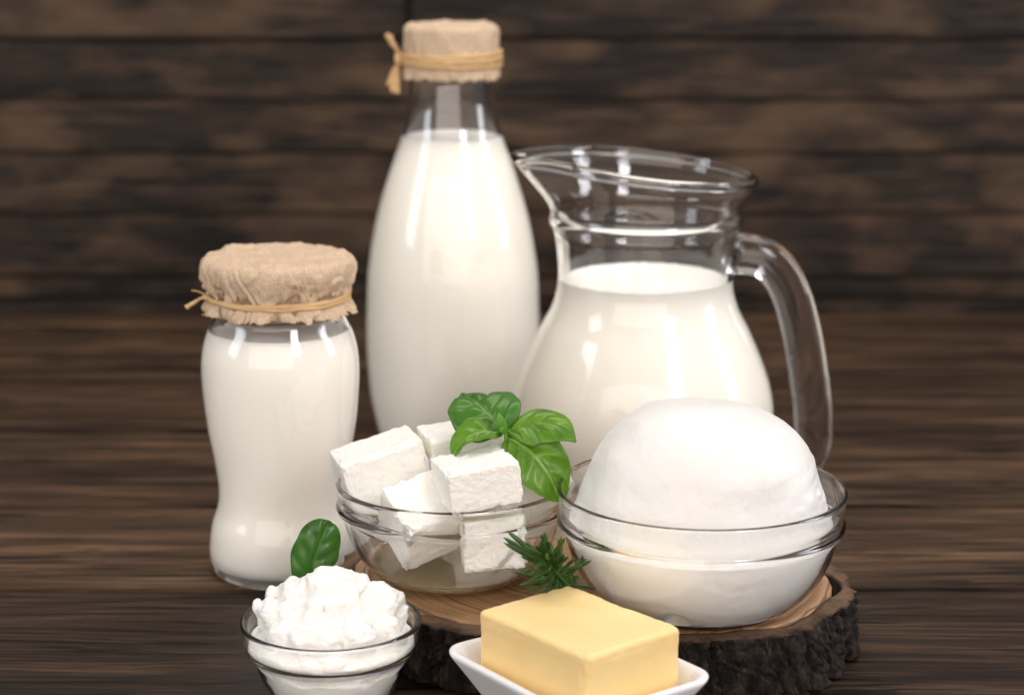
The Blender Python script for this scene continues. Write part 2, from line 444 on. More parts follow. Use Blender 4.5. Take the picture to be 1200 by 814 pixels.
# ------------------------------------------------------------------ paper covers
def paper_cover(R_top, z_top, R_edge, z_edge, R_tie, z_tie, R_skirt, z_skirt, amp, seed, nth=420, pleats=26):
    rnd = random.Random(seed)
    prof = [(0, z_top)]
    nr = 26
    for i in range(1, nr + 1):
        t = i / nr
        prof.append((R_top * t, z_top - .0004 * t * t))
    # rounded shoulder
    for i in range(1, 9):
        t = i / 8; a = t * PI / 2
        prof.append((R_top + (R_edge - R_top) * math.sin(a), z_top - .0004 - (z_top - z_edge) * (1 - math.cos(a))))
    for i in range(1, 19):
        t = i / 18; s = t * t * (3 - 2 * t)
        prof.append((R_edge + (R_tie - R_edge) * s, z_edge + (z_tie - z_edge) * t))
    for i in range(1, 15):
        t = i / 14
        prof.append((R_tie + (R_skirt - R_tie) * math.sin(t * PI / 2), z_tie + (z_skirt - z_tie) * t))
    pl = sorted([rnd.uniform(0, 2 * PI) for _ in range(pleats)])
    plw = [rnd.uniform(.012, .045) for _ in pl]; pld = [rnd.uniform(.35, 1) for _ in pl]; pls = [rnd.uniform(-.35, .35) for _ in pl]
    V, F = [], []; rings = []
    so = Vector((seed * 3.1, seed * 1.7, 0))
    for j, (r, z) in enumerate(prof):
        if r == 0:
            V.append((0, 0, z)); rings.append([0]); continue
        ring = []
        k = max(0, min(1, (z_top - z) / (z_top - z_tie)))     # 0 top .. 1 tie
        below = z < z_tie
        kb = (z_tie - z) / (z_tie - z_skirt) if below else 0
        topk = min(1, r / R_top)
        for i in range(nth):
            a = 2 * PI * i / nth
            d = Vector((math.cos(a), math.sin(a), 0))
            p = d * r + Vector((0, 0, z))
            # sharp pleats: straight folds that lean
            f = 0
            for q in range(pleats):
                aa = (a - pl[q] - pls[q] * (k - .5) + PI) % (2 * PI) - PI
                if abs(aa) < plw[q] * 4:
                    s = aa / plw[q]
                    f += pld[q] * (math.exp(-s * s * .8) - 1.1 * math.exp(-(s - 1.35) ** 2 * 4))
            wr = 1.2 * noise.ridged_multi_fractal(p * 75 + so, .9, 2.1, 3, 1.0, 2.0) - 1.2
            qv = Vector((p.x * 105, p.y * 105, p.z * 70)) + so * 2 + Vector((fbm(p * 40), fbm(p * 40 + so), 0)) * .5
            dd, _pp = noise.voronoi(qv)
            crease = min(dd[1] - dd[0], .35)
            fac = 0
            n0 = Vector((noise.noise(_pp[0] * 7.7 + so), noise.noise(_pp[0] * 5.1 - so), noise.noise(_pp[0] * 6.3 + so * 2)))
            n1 = Vector((noise.noise(_pp[1] * 7.7 + so), noise.noise(_pp[1] * 5.1 - so), noise.noise(_pp[1] * 6.3 + so * 2)))
            f0 = n0.dot(qv - _pp[0]) * 3.2 + n0.x * .9; f1 = n1.dot(qv - _pp[1]) * 3.2 + n1.x * .9
            ww = .5 + .5 * min(1, (dd[1] - dd[0]) / .10)
            fac = ww * f0 + (1 - ww) * f1
            if below:
                amt = amp * (.5 + 1.6 * kb)
                tri = abs(((a * pleats * .5 / (2 * PI) + 3.5 * noise.noise(d * 2.2 + so)) % 1) * 2 - 1)
                off = amt * (.9 * (tri - .5) + .25 * f + .6 * fac + .2 * noise.noise(p * 90 + so)) + .0016 * kb * noise.noise(d * 3 + so)
                zz = z + kb * (.0018 * noise.noise(d * 5 + so) + .0011 * noise.cell(d * 9 + so) + .0008 * noise.noise(d * 30 + so))
            else:
                amt = amp * (.12 + .88 * min(1, k * 1.3)) * (.3 + .7 * topk)
                if k > .9: amt *= 1 - 5 * (k - .9)
                off = amt * (.95 * f + .9 * fac + .5 * (crease - .2) + .12 * wr)
                zz = z + (.0007 * fac + .0009 * fbm(p * 30 + so)) * (1 - k) * (1.4 if topk < 1 else .8)
            rr = r + off * (topk ** 2)
            rr += .0008 * noise.noise(d * 2.3 + so) * topk
            V.append((d.x * rr, d.y * rr, zz)); ring.append(len(V) - 1)
        rings.append(ring)
    for A, B in zip(rings, rings[1:]):
        for k in range(nth):
            k2 = (k + 1) % nth
            if len(A) == 1: F.append((A[0], B[k], B[k2]))
            else: F.append((A[k], B[k], B[k2], A[k2]))
    return V, F

def solidify(o, t, off=-1):
    m = o.modifiers.new('thick', 'SOLIDIFY'); m.thickness = t; m.offset = off; return m

def band(R, z, rad, flat, seed, tilt=0.0, nseg=90, wob=.0005, turns=1.0, a0=0):
    pts = []
    for i in range(nseg + 1):
        a = a0 + 2 * PI * turns * i / nseg
        d = Vector((math.cos(a), math.sin(a), 0))
        w = noise.noise(d * 3 + Vector((seed, 0, 0))) if turns == 1 else noise.noise(Vector((i * .1, seed, 0)))
        pts.append(d * (R + wob * w) + Vector((0, 0, z + tilt * math.cos(a) + wob * 1.6 * w)))
    return sweep(pts, lambda t: rad * (1 + .25 * noise.noise(Vector((t * 30, seed, 1)))), segs=10, flat=flat, res=2, flatdir=(0, 0, 1))

# ------------------------------------------------------------------ milk bottle
bot = thing('milk_bottle', 'tall glass bottle of milk with a tied paper cap, behind the other dairy', 'bottle', (-.0409, 1.4192, 0))
outer = [(0, .002), (.038, .002), (.044, 0), (.0485, .002), (.0505, .006), (.0531, .013), (.058, .0378), (.0600, .062), (.0603, .084), (.0598, .1), (.0584, .1266), (.0525, .1606), (.0435, .1914), (.0343, .2171), (.0318, .226), (.0296, .241), (.0284, .256), (.0284, .262)]
outer_s = smooth_profile(outer)
th = .0022
inner = [(r - th, z) for r, z in outer if z > .005 and r < 1]
inner = [(0, .007), (.040, .007), (.046, .0095)] + [(r - th, z) for r, z in outer if z > .012]
inner_s = smooth_profile(inner)
rim = [(.0284, .262), (.0300, .266), (.0302, .278), (.0290, .2845), (.0275, .2850), (.0262, .283), (.0262, .262)]
prof = outer_s + smooth_profile(rim)[1:-1] + inner_s[::-1]
v, f = lathe(prof, 160); link_mesh('glass_body', v, f, M_bottle, bot)
ml = .2175
mprof = [(0, .0066), (.0402, .0066)] + [(r + .0004, z) for r, z in inner_s if .0095 <= z < ml]
mprof = mprof + [(mprof[-1][0] + .0, ml + .0006), (mprof[-1][0] - .0015, ml), (mprof[-1][0] - .006, ml - .0006), (.01, ml - .0007), (0, ml - .0007)]
v, f = lathe(mprof, 128); link_mesh('milk', v, f, M_milk, bot)
v, f = paper_cover(.0285, .2935, .0322, .2885, .0318, .2685, .0322, .2575, .0010, 3, pleats=17)
cap = link_mesh('paper_cap', v, f, M_paper, bot); solidify(cap, .0003)
parts = [band(.0330, .2700, .0020, 1.1, 1, .0006), band(.0331, .2668, .0017, 1.0, 2, -.0007), band(.0331, .2733, .0016, 1.0, 3, .0010), band(.0338, .2712, .0011, 1.2, 4, -.0014)]
kx, kz = -.0345, .270
parts.append(sweep([(kx+.003, -.004, kz-.003), (kx-.001, -.0065, kz-.0005), (kx-.0015, -.004, kz+.003), (kx+.001, -.001, kz+.002)], lambda t: .0019, flat=1.2))
parts.append(sweep([(kx+.002, -.001, kz+.003), (kx-.0015, -.006, kz+.001), (kx-.001, -.007, kz-.002), (kx+.002, -.003, kz-.003)], lambda t: .0019, flat=1.1))
for dx, s in ((0, 0), (.0012, 1)):
    parts.append(sweep([(kx, -.004, kz+.001), (kx-.002, -.006, kz+.006), (kx-.006+dx, -.007, kz+.0115), (kx-.0085+dx*2, -.007, kz+.0172-s*.001)], lambda t: .0015 + .0006*t, flat=.8, rag=.4))
for ex, ez, w in ((-.0085, -.0175, .0013), (-.0050, -.0220, .0015), (-.0022, -.0228, .0015), (-.0065, -.0190, .0011)):
    parts.append(sweep([(kx, -.005, kz-.001), (kx+ex*.35-.0008, -.0065, kz+ez*.35), (kx+ex*.75, -.007, kz+ez*.7), (kx+ex, -.0075, kz+ez)], lambda t, w=w: w*(.9 + .35*t), flat=.7, rag=.4))
v, f = merge(*parts); link_mesh('raffia_tie', v, f, M_raffia, cap)

# ------------------------------------------------------------------ yoghurt jar
jar = thing('yoghurt_jar', 'short curvy glass jar of white yoghurt with crinkled brown paper lid', 'jar', (-.1314, 1.1529, 0))
outer = [(0, .003), (.032, .003), (.036, .0), (.0395, .0008), (.0418, .004), (.0432, .0125), (.0425, .0215), (.0410, .0301), (.0382, .0385), (.0370, .046), (.0371, .054), (.0389, .0679), (.0412, .0815), (.0428, .0927), (.0441, .107), (.0446, .1168), (.0443, .1265), (.0431, .1342), (.0408, .1415), (.0378, .1475), (.0368, .1500), (.0368, .153)]
outer_s = smooth_profile(outer, .001)
th = .0019
inner_s = smooth_profile([(0, .0060), (.030, .0060), (.0375, .0068), (.0405, .0110)] + [(r - th, z) for r, z in outer if z > .02], .001)
rim = [(.0368, .153), (.0385, .1545), (.0390, .163), (.0385, .172), (.0372, .174), (.0355, .173), (.0344, .166), (.0344, .153)]
prof = outer_s + smooth_profile(rim, .001)[1:-1] + inner_s[::-1]
v, f = lathe(prof, 160); link_mesh('glass_body', v, f, M_glass, jar)
ml = .1428
mprof = [(0, .0056), (.0302, .0056)] + [(r + .0005, z) for r, z in inner_s if .0068 <= z < ml]
e = mprof[-1][0]
mprof += [(e, ml + .0003), (e - .0012, ml - .0002), (e - .005, ml - .0008), (.012, ml - .0004), (0, ml - .0004)]
v, f = lathe(mprof, 128); link_mesh('yoghurt', v, f, M_yog, jar)
v, f = paper_cover(.0392, .1850, .0430, .1795, .0382, .1618, .0412, .1542, .0023, 11, nth=520, pleats=30)
lid = link_mesh('paper_lid', v, f, M_paper, jar); solidify(lid, .0003)
parts = [band(.0397, .1629, .0013, 1.2, 5, .0004, wob=.0004), band(.0400, .1617, .0010, 1.1, 6, -.0006, wob=.0005)]
parts.append(sweep([(-.0385, -.010, .1612), (-.0405, -.008, .1628), (-.0402, -.004, .1615), (-.038, -.006, .160)], lambda t: .0013))
parts.append(sweep([(-.0385, -.009, .1625), (-.0430, -.0085, .1615), (-.0470, -.009, .1590), (-.0508, -.0092, .1568)], lambda t: .0010+.0009*t*t, flat=.8, rag=.4))
parts.append(sweep([(-.0385, -.006, .1628), (-.0425, -.004, .1640), (-.0455, -.003, .1648), (-.0485, -.002, .1650)], lambda t: .0005, flat=.8))
v, f = merge(*parts); link_mesh('raffia_tie', v, f, M_raffia, lid)

# ------------------------------------------------------------------ milk jug
jug = thing('milk_jug', 'glass pitcher of milk with pouring lip and thick curved glass handle', 'jug', (.0818, 1.2606, 0))
def jug_deform(x, y, z):
    z0 = .187
    if z > z0:
        t = (z - z0) / (.2168 - z0)
        r = math.hypot(x, y)
        if r > 1e-6:
            a = math.atan2(y, -x)          # 0 at the spout (-X)
            g = math.exp(-(a / .40) ** 2)
            w = math.exp(-(a / .85) ** 2)
            k = 1 + (.20 * g - .03 * (w - g)) * t ** 1.4
            x, y = x * k, y * (1 - .02 * w * t)
            z = z + t * (-x / .07) * .0072 - g * t * .0035
    return (x, y, z)
outer = [(0, .003), (.050, .003), (.054, .0), (.0575, .0012), (.0605, .005), (.0655, .014), (.0728, .0291), (.0785, .0447), (.0805, .0600), (.0802, .0720), (.0778, .085), (.0735, .0979), (.0640, .1196), (.0580, .1310), (.0545, .1420), (.0535, .1520), (.0540, .164), (.0550, .1731), (.0565, .1805), (.0590, .1855), (.0592, .1875), (.0578, .1900), (.0572, .1935), (.0586, .1985), (.0620, .2060), (.0650, .2125), (.0662, .2160)]
outer_s = smooth_profile(outer, .0012)
inner = [(0, .0105), (.050, .0105), (.0570, .0125), (.0625, .0195)] + [(r - .0030, z) for r, z in outer if .028 < z < .183] + [(.0548, .187), (.0550, .193), (.0562, .1985), (.0594, .2058), (.0622, .2122), (.0630, .2162)]
inner_s = smooth_profile(inner, .0012)
rim = [(.0662, .2160), (.0680, .2176), (.0676, .2206), (.0652, .2218), (.0628, .2206), (.0620, .2180), (.0630, .2162)]
prof = outer_s + smooth_profile(rim, .0006)[1:-1] + inner_s[::-1]
v, f = lathe(prof, 200, jug_deform); link_mesh('glass_body', v, f, M_glass, jug)
ml = .1500
mprof = [(0, .0101), (.0502, .0101)] + [(r + .0004, z) for r, z in inner_s if .0125 <= z < ml]
e = mprof[-1][0]
mprof += [(e, ml + .0008), (e - .0006, ml + .0006), (e - .0012, ml + .0004), (e - .0018, ml + .0002), (e - .0026, ml), (e - .004, ml - .0004), (.01, ml - .0005), (0, ml - .0005)]
def froth(x, y, z):
    r = math.hypot(x, y)
    if z > ml - .0003 and r > e - .0035:
        z += .0009 * max(0, noise.noise(Vector((x * 420, y * 420, 1))) + .15 * noise.noise(Vector((x * 60, y * 60, 4))))
    return (x, y, z)
v, f = lathe(mprof, 420, froth); link_mesh('milk', v, f, M_milk, jug)
hp = [(.0525, .1660), (.0570, .1655), (.0650, .1650), (.0745, .1620), (.0838, .1524), (.0915, .1365), (.0982, .1120), (.1030, .0860), (.1062, .0640), (.1062, .0480), (.1020, .0350), (.0935, .0270), (.0820, .0240), (.0715, .0260)]
V, F = sweep([(x, 0, z) for x, z in hp], lambda t: (.0128 - .0006 * math.sin(t * PI)) * (1 + .22 * math.exp(-(t / .05) ** 2) + .25 * math.exp(-((1 - t) / .06) ** 2)), segs=32, flat=1.0, res=10, flatdir=(0, 1, 0))
# flatten across Y (section is a broad oval)
V = [Vector((p[0], p[1] * .86, p[2])) for p in V]
link_mesh('handle', V, F, M_glass, jug)

# ------------------------------------------------------------------ wood slice
SZ = .034
SC = (.042, 1.0566)
slc = thing('wood_slice', 'round tree trunk slice with dark bark, serving board under two bowls', 'wood slice', (SC[0], SC[1], 0))
rad_pts = [(-180, .137), (-155, .134), (-135, .119), (-122, .113), (-108, .101), (-93, .088), (-80, .097), (-68, .1135), (-55, .124), (-42, .136), (-30, .138), (-15, .140), (0, .134), (15, .128), (35, .126), (60, .114), (90, .110), (120, .112), (140, .121), (155, .131), (180, .137)]
def rad_at(a):
    d = math.degrees(a); d = (d + 180) % 360 - 180
    for (a0, r0), (a1, r1) in zip(rad_pts, rad_pts[1:]):
        if a0 <= d <= a1:
            t = (d - a0) / (a1 - a0); t = t * t * (3 - 2 * t)
            return r0 + (r1 - r0) * t
    return .13
def gap_at(a):
    d = math.degrees(a); d = (d + 180) % 360 - 180
    g = .0003
    g += .0050 * math.exp(-((d + 11) / 9) ** 2) + .0030 * math.exp(-((d - 22) / 5) ** 2) + .0016 * math.exp(-((d - 160) / 12) ** 2)
    return g
NT = 720
def r_in(a): return rad_at(a) - .0125 - .0025 * noise.noise(Vector((math.cos(a) * 2.5, math.sin(a) * 2.5, 3))) - .0009 * noise.noise(Vector((math.cos(a) * 14, math.sin(a) * 14, 5)))
V = [(0, 0, SZ)]; rings = [[0]]
for fr in [.08, .2, .35, .5, .65, .78, .88, .94, .98, 1.0]:
    ring = []
    for k in range(NT):
        a = 2 * PI * k / NT; r = r_in(a) * fr
        zz = SZ - (.0007 if fr == 1.0 else 0)
        V.append((r * math.cos(a), r * math.sin(a), zz)); ring.append(len(V) - 1)
    rings.append(ring)
ring = []
for k in range(NT):
    a = 2 * PI * k / NT; r = r_in(a); V.append((r * math.cos(a), r * math.sin(a), .0002)); ring.append(len(V) - 1)
rings.append(ring); V.append((0, 0, .0002)); rings.append([len(V) - 1])
F = []
for A, B in zip(rings, rings[1:]):
    for k in range(NT):
        k2 = (k + 1) % NT
        if len(A) == 1: F.append((A[0], B[k], B[k2]))
        elif len(B) == 1: F.append((A[k], B[0], A[k2]))
        else: F.append((A[k], B[k], B[k2], A[k2]))
link_mesh('heartwood', V, F, M_slice, slc)
# bark ring
V = []; rows = []
def bark_disp(a, z, r):
    p = Vector((math.cos(a) * r, math.sin(a) * r, z))
    warp = Vector((fbm(p * 30), fbm(p * 30 + Vector((5, 0, 0))), 0)) * .006
    q = p + warp
    n1 = max(1 - abs(noise.noise(Vector((q.x * 115, q.y * 115, z * 9)))) * 3.6, 0) ** 1.5
    n1b = max(1 - abs(noise.noise(Vector((q.x * 70 + 9, q.y * 70, z * 110)))) * 4.5, 0) ** 2
    n2 = fbm(p * 150, 5)
    n3 = fbm(p * 35 + Vector((0, 0, 7)), 2)
    return -.0056 * n1 - .0026 * n1b + .0016 * n2 + .0012 * n3
nz_ = 34
for j in range(-5, nz_ + 6):
    row = []
    for k in range(NT * 2):
        a = PI * k / NT
        rin = r_in(a) + gap_at(a)
        rout = rad_at(a)
        if j < 0:      # top face, from inner to outer
            t = (j + 5) / 5.0
            rr = rin + (rout - rin) * t + (bark_disp(a, SZ, rout) if t > 0 else 0) * .55 * t ** 2
            z = SZ - .0003 + .0006 * noise.noise(Vector((rr * math.cos(a) * 90, rr * math.sin(a) * 90, 1))) - .001 * t
            if j == -5: z -= .0008
        elif j <= nz_:
            z0 = SZ - .0018 - (SZ - .0030) * j / nz_
            rr = rout + bark_disp(a, z0, rout) * min(1, .55 + .45 * j / 4) - .0015 * (j / nz_) ** 2 + .0065 * (j / nz_) * math.exp(-((math.degrees((a + PI) % (2 * PI) - PI) + 45) / 45) ** 2)
            z = z0 + (.0008 * noise.noise(Vector((rr * math.cos(a) * 70, rr * math.sin(a) * 70, j * .1))) if j < nz_ else 0)
        else:
            t = (j - nz_) / 5.0
            rr = rout + (rin - rout) * t - .003 * (1 - t); z = .0006
        V.append((rr * math.cos(a), rr * math.sin(a), z)); row.append(len(V) - 1)
    rows.append(row)
F = []
n2 = NT * 2
for A, B in zip(rows, rows[1:] + rows[:1]):
    for k in range(n2):
        k2 = (k + 1) % n2
        F.append((A[k], B[k], B[k2], A[k2]))
link_mesh('bark', V, F, M_bark, slc)

# ------------------------------------------------------------------ glass bowls
def bowl_profile(R, h, rb, t=.0020, ring=.72):
    """stacking bowl: flat foot, round belly, a proud ring under the straight collar"""
    zr = h * ring
    Rr = R * .975
    out = [(0, .0012), (rb * .86, .0012), (rb * .93, 0), (rb * 1.02, .0006)]
    n = 12
    for i in range(1, n + 1):
        a = i / n
        # quarter super-ellipse from foot to ring
        s = math.sin(a * PI / 2 * .86) / math.sin(PI / 2 * .86)
        c = (1 - math.cos(a * PI / 2 * .86)) / (1 - math.cos(PI / 2 * .86))
        out.append((rb + (Rr - .0018 - rb) * s, .0008 + (zr - .002 - .0008) * c))
    out2 = [(Rr + .0004, zr - .0008), (Rr + .0016, zr + .0006), (Rr + .0012, zr + .0022), (Rr - .0002, zr + .0034), (Rr + .0004, zr + .006),
            (R - .0006, h - .004), (R, h - .0016), (R - .0008, h - .0003), (R - .0015, h), (R - .0024, h - .0006), (R - .0029, h - .0025), (R - .0032, zr + .008), (Rr - .0032, zr + .002)]
    inn = []
    for (r, z) in out[4:][::-1][1:]:
        inn.append((max(r - t * .8, 0), z + t * .55))
    inn = [p for p in inn if p[1] > .0050]
    last = [(rb * .98, .0044), (rb * .7, .0032), (0, .0030)]
    P = smooth_profile(out + out2 + inn + last, .0009)
    innerline = [p for p in smooth_profile(out2[-3:] + inn + last, .0009)]
    return P, innerline

def inner_r(line, z):
    best = None
    pts = sorted(line, key=lambda p: p[1])
    for (r0, z0), (r1, z1) in zip(pts, pts[1:]):
        if z0 <= z <= z1: return r0 + (r1 - r0) * (z - z0) / max(z1 - z0, 1e-9)
    return pts[-1][0] if z > pts[-1][1] else pts[0][0]

def disc_liquid(line, z0, z1, ov=.0003):
    pts = sorted([p for p in line if p[1] < z1 and p[0] > .002], key=lambda p: (p[1], p[0]))
    pr = [(0, z0 - .0003)] + [(r + ov, z - .0002) for r, z in pts]
    e = inner_r(line, z1)
    pr += [(e + ov, z1 + .0004), (e - .0015, z1), (0, z1)]
    return pr

# feta bowl
FB = (-.0312, 1.0436)
fb = thing('feta_bowl', 'medium clear glass bowl with feta cubes in it, left on wood slice', 'bowl', (*FB, SZ))
P, fline = bowl_profile(.0605, .0535, .028)
v, f = lathe(P, 160); link_mesh('glass', v, f, M_glass, fb)
v, f = lathe(disc_liquid(fline, .003, .0088), 96); link_mesh('whey', v, f, M_whey, fb)

# mozzarella bowl
MB = (.0943, .9980)
mb = thing('mozzarella_bowl', 'largest clear glass bowl, on the right of the wood slice', 'bowl', (*MB, SZ))
P, mline = bowl_profile(.0722, .0635, .0325, ring=.70)
v, f = lathe(P, 176)
for i_, p_ in enumerate(v): pass
tag_o = link_mesh('glass', v, f, M_glass, mb)
# the cheese: dome above, settled against the glass below
pts = [(0, .0033), (.023, .0034), (inner_r(mline, .0075) - .0004, .0075)]
for z in (.0125, .018, .024, .030, .036, .041):
    pts.append((inner_r(mline, z) - .0004, z))
pts += [(.0658, .0440), (.0645, .0480), (.0622, .0530), (.0602, .0600), (.0575, .0690), (.0535, .0800), (.0470, .0895), (.0385, .0970), (.0280, .1020), (.0150, .1050), (0, .1058)]
prof = smooth_profile(pts, .0010)
def moz_def(x, y, z):
    p = Vector((x, y, z))
    r = math.hypot(x, y)
    if z > .045:
        k = min(1, (z - .045) / .01)
        n = .0019 * fbm(p * 18 + Vector((3, 1, 0)), 2) - .0022 * max(0, noise.noise(Vector((p.x * 25, p.y * 25, p.z * 60)) + Vector((1, 2, 3))) - .2) + .00028 * fbm(p * 110, 4)
        a = math.atan2(y, x)
        # torn lip on the right-hand side
        tear = math.exp(-((a + .15) / .45) ** 2) * math.exp(-((z - .060) / .016) ** 2)
        n += tear * .0030 * abs(noise.noise(Vector((p.x * 90, p.y * 90, p.z * 160))))
        d = Vector((x, y, z - .05)).normalized() if r > 1e-6 else Vector((0, 0, 1))
        p = p + d * n * k
    else:
        n = -.0010 * max(0, fbm(p * 55 + Vector((0, 4, 2)), 3) - .05)
        a = math.atan2(y, x)
        # void where the cheese has not settled against the glass
        q = math.exp(-((a + 1.86) / .13) ** 2) * math.exp(-((z - .0115) / .0042) ** 2)
        n -= .015 * max(0, q + .25 * noise.noise(p * 260) * (q > .05) - .32)
        if r > 1e-6: p = p + Vector((x / r, y / r, 0)) * n
    return tuple(p)
v, f = lathe(prof, 260, moz_def)
mz = link_mesh('mozzarella_ball', v, f, M_mozz, None, (MB[0] - .0002, MB[1], SZ))
tag(mz, 'big smooth white mozzarella ball filling the largest glass bowl', 'cheese')

# small bowl
SB = (-.0870, .9490)
sb = thing('small_bowl', 'smallest glass bowl with a straight collar, heaped with cream cheese', 'bowl', (*SB, 0))
h, R, rb = .0458, .0438, .020
outp = [(0, .0012), (.0165, .0012), (.0180, 0), (.0200, .0006), (.0245, .0040), (.0290, .0090), (.0328, .0150), (.0355, .0215), (.0368, .0265), (.0378, .0285), (.0394, .0298), (.0409, .0316), (.0416, .0340), (.0424, .0380), (.0432, .0430), (.0436, .0448), (.0430, .0458), (.0421, .0460), (.0413, .0452), (.0409, .0430), (.0402, .0370), (.0396, .0335), (.0380, .0312), (.0364, .0290), (.0355, .0255), (.0339, .0205), (.0311, .0145), (.0272, .0086), (.0225, .0044), (.0150, .0026), (0, .0024)]
P = smooth_profile(outp, .0008)
v, f = lathe(P, 144); link_mesh('glass', v, f, M_glass, sb)
sline = smooth_profile(outp[21:], .0008)
v, f = lathe(disc_liquid(sline, .0024, .0080), 80); link_mesh('whey', v, f, creamy('cream_whey', (.80, .72, .50), rough=.2, sss=.5, scale=.004), sb)

# ------------------------------------------------------------------ feta cubes
def rounded_block(dx, dy, dz, rr, n=34, seed=0, rough=.0005, chip=.0012, taper=(0, 0), sag=0):
    bm = bmesh.new(); bmesh.ops.create_cube(bm, size=2)
    bmesh.ops.subdivide_edges(bm, edges=bm.edges[:], cuts=n, use_grid_fill=True)
    so = Vector((seed * 5.3, seed * 2.1, seed))
    V = []
    for v in bm.verts:
        # denser near the edges
        c = Vector([math.copysign(1 - (1 - abs(q)) ** 1.5, q) if True else q for q in v.co])
        H = Vector((dx / 2, dy / 2, dz / 2))
        p = Vector((c.x * H.x, c.y * H.y, c.z * H.z))
        core = Vector([max(-(H[i] - rr), min(H[i] - rr, p[i])) for i in range(3)])
        d = p - core
        nrm = d.normalized() if d.length > 1e-9 else Vector((0, 0, 1))
        q = core + nrm * rr
        nedge = sum(1 for i in range(3) if abs(p[i]) > H[i] - rr * 1.8)
        n1 = fbm((q + so) * 90, 3) ; n2 = fbm((q + so) * 350, 3)
        off = rough * (n1 + .7 * n2)
        if nedge >= 2: off -= chip * max(0, n1 + .35 * noise.noise((q + so) * 220) + .05)
        q = q + nrm * off
        q.x *= 1 + taper[0] * q.z / dz; q.y *= 1 + taper[1] * q.x / dx
        v.co = q
    me_v = [v.co.copy() for v in bm.verts]; bm.verts.index_update()
    F = [[v.index for v in f.verts] for f in bm.faces]
    bm.free()
    return me_v, F

R_ = math.radians
cubes = [
 # dims, centre (world), euler deg (x,y,z), label
 ((.0375, .0340, .0215), (-.0178, 1.0140, .0952), (.7, -7.1, 17.8), 'feta cube in front, topmost, tucked against the basil sprig'),
 ((.0445, .0360, .0310), (-.0680, 1.0590, .0858), (-2.3, -14.8, 15.8), 'largest slab of feta, leaning on the left rim of its bowl'),
 ((.0400, .0320, .0300), (-.0262, 1.0720, .0912), (1.6, -5, 16), 'feta cube at the back of the bowl, between slab and basil'),
 ((.0310, .0320, .0320), (-.0465, 1.0205, .0722), (34.1, -12.5, 28.6), 'tilted feta cube with a corner up, just left of the front cube'),
 ((.0320, .0235, .0275), (-.0099, 1.0180, .0632), (-1.3, -3.6, 4.1), 'feta cube under the front cube, pressed against the front glass'),
 ((.0320, .0280, .0340), (.0090, 1.0500, .0730), (5, 8, 24), 'feta cube half hidden under the large basil leaf at right'),
 ((.0330, .0300, .0300), (-.0480, 1.0560, .0620), (8, 12, 40), 'lowest feta cube, seen dimly through the glass above the whey'),
]
for i, (dm, c, e, lab) in enumerate(cubes):
    v, f = rounded_block(*dm, .0011, n=46, seed=i + 1, rough=.0006, chip=.0024)
    o = link_mesh('feta_cube', v, f, M_feta, None, (c[0], c[1] - .0080, c[2] + .0028), rot=[R_(q) for q in e])
    tag(o, lab, 'cheese', 'feta cubes in the glass bowl')

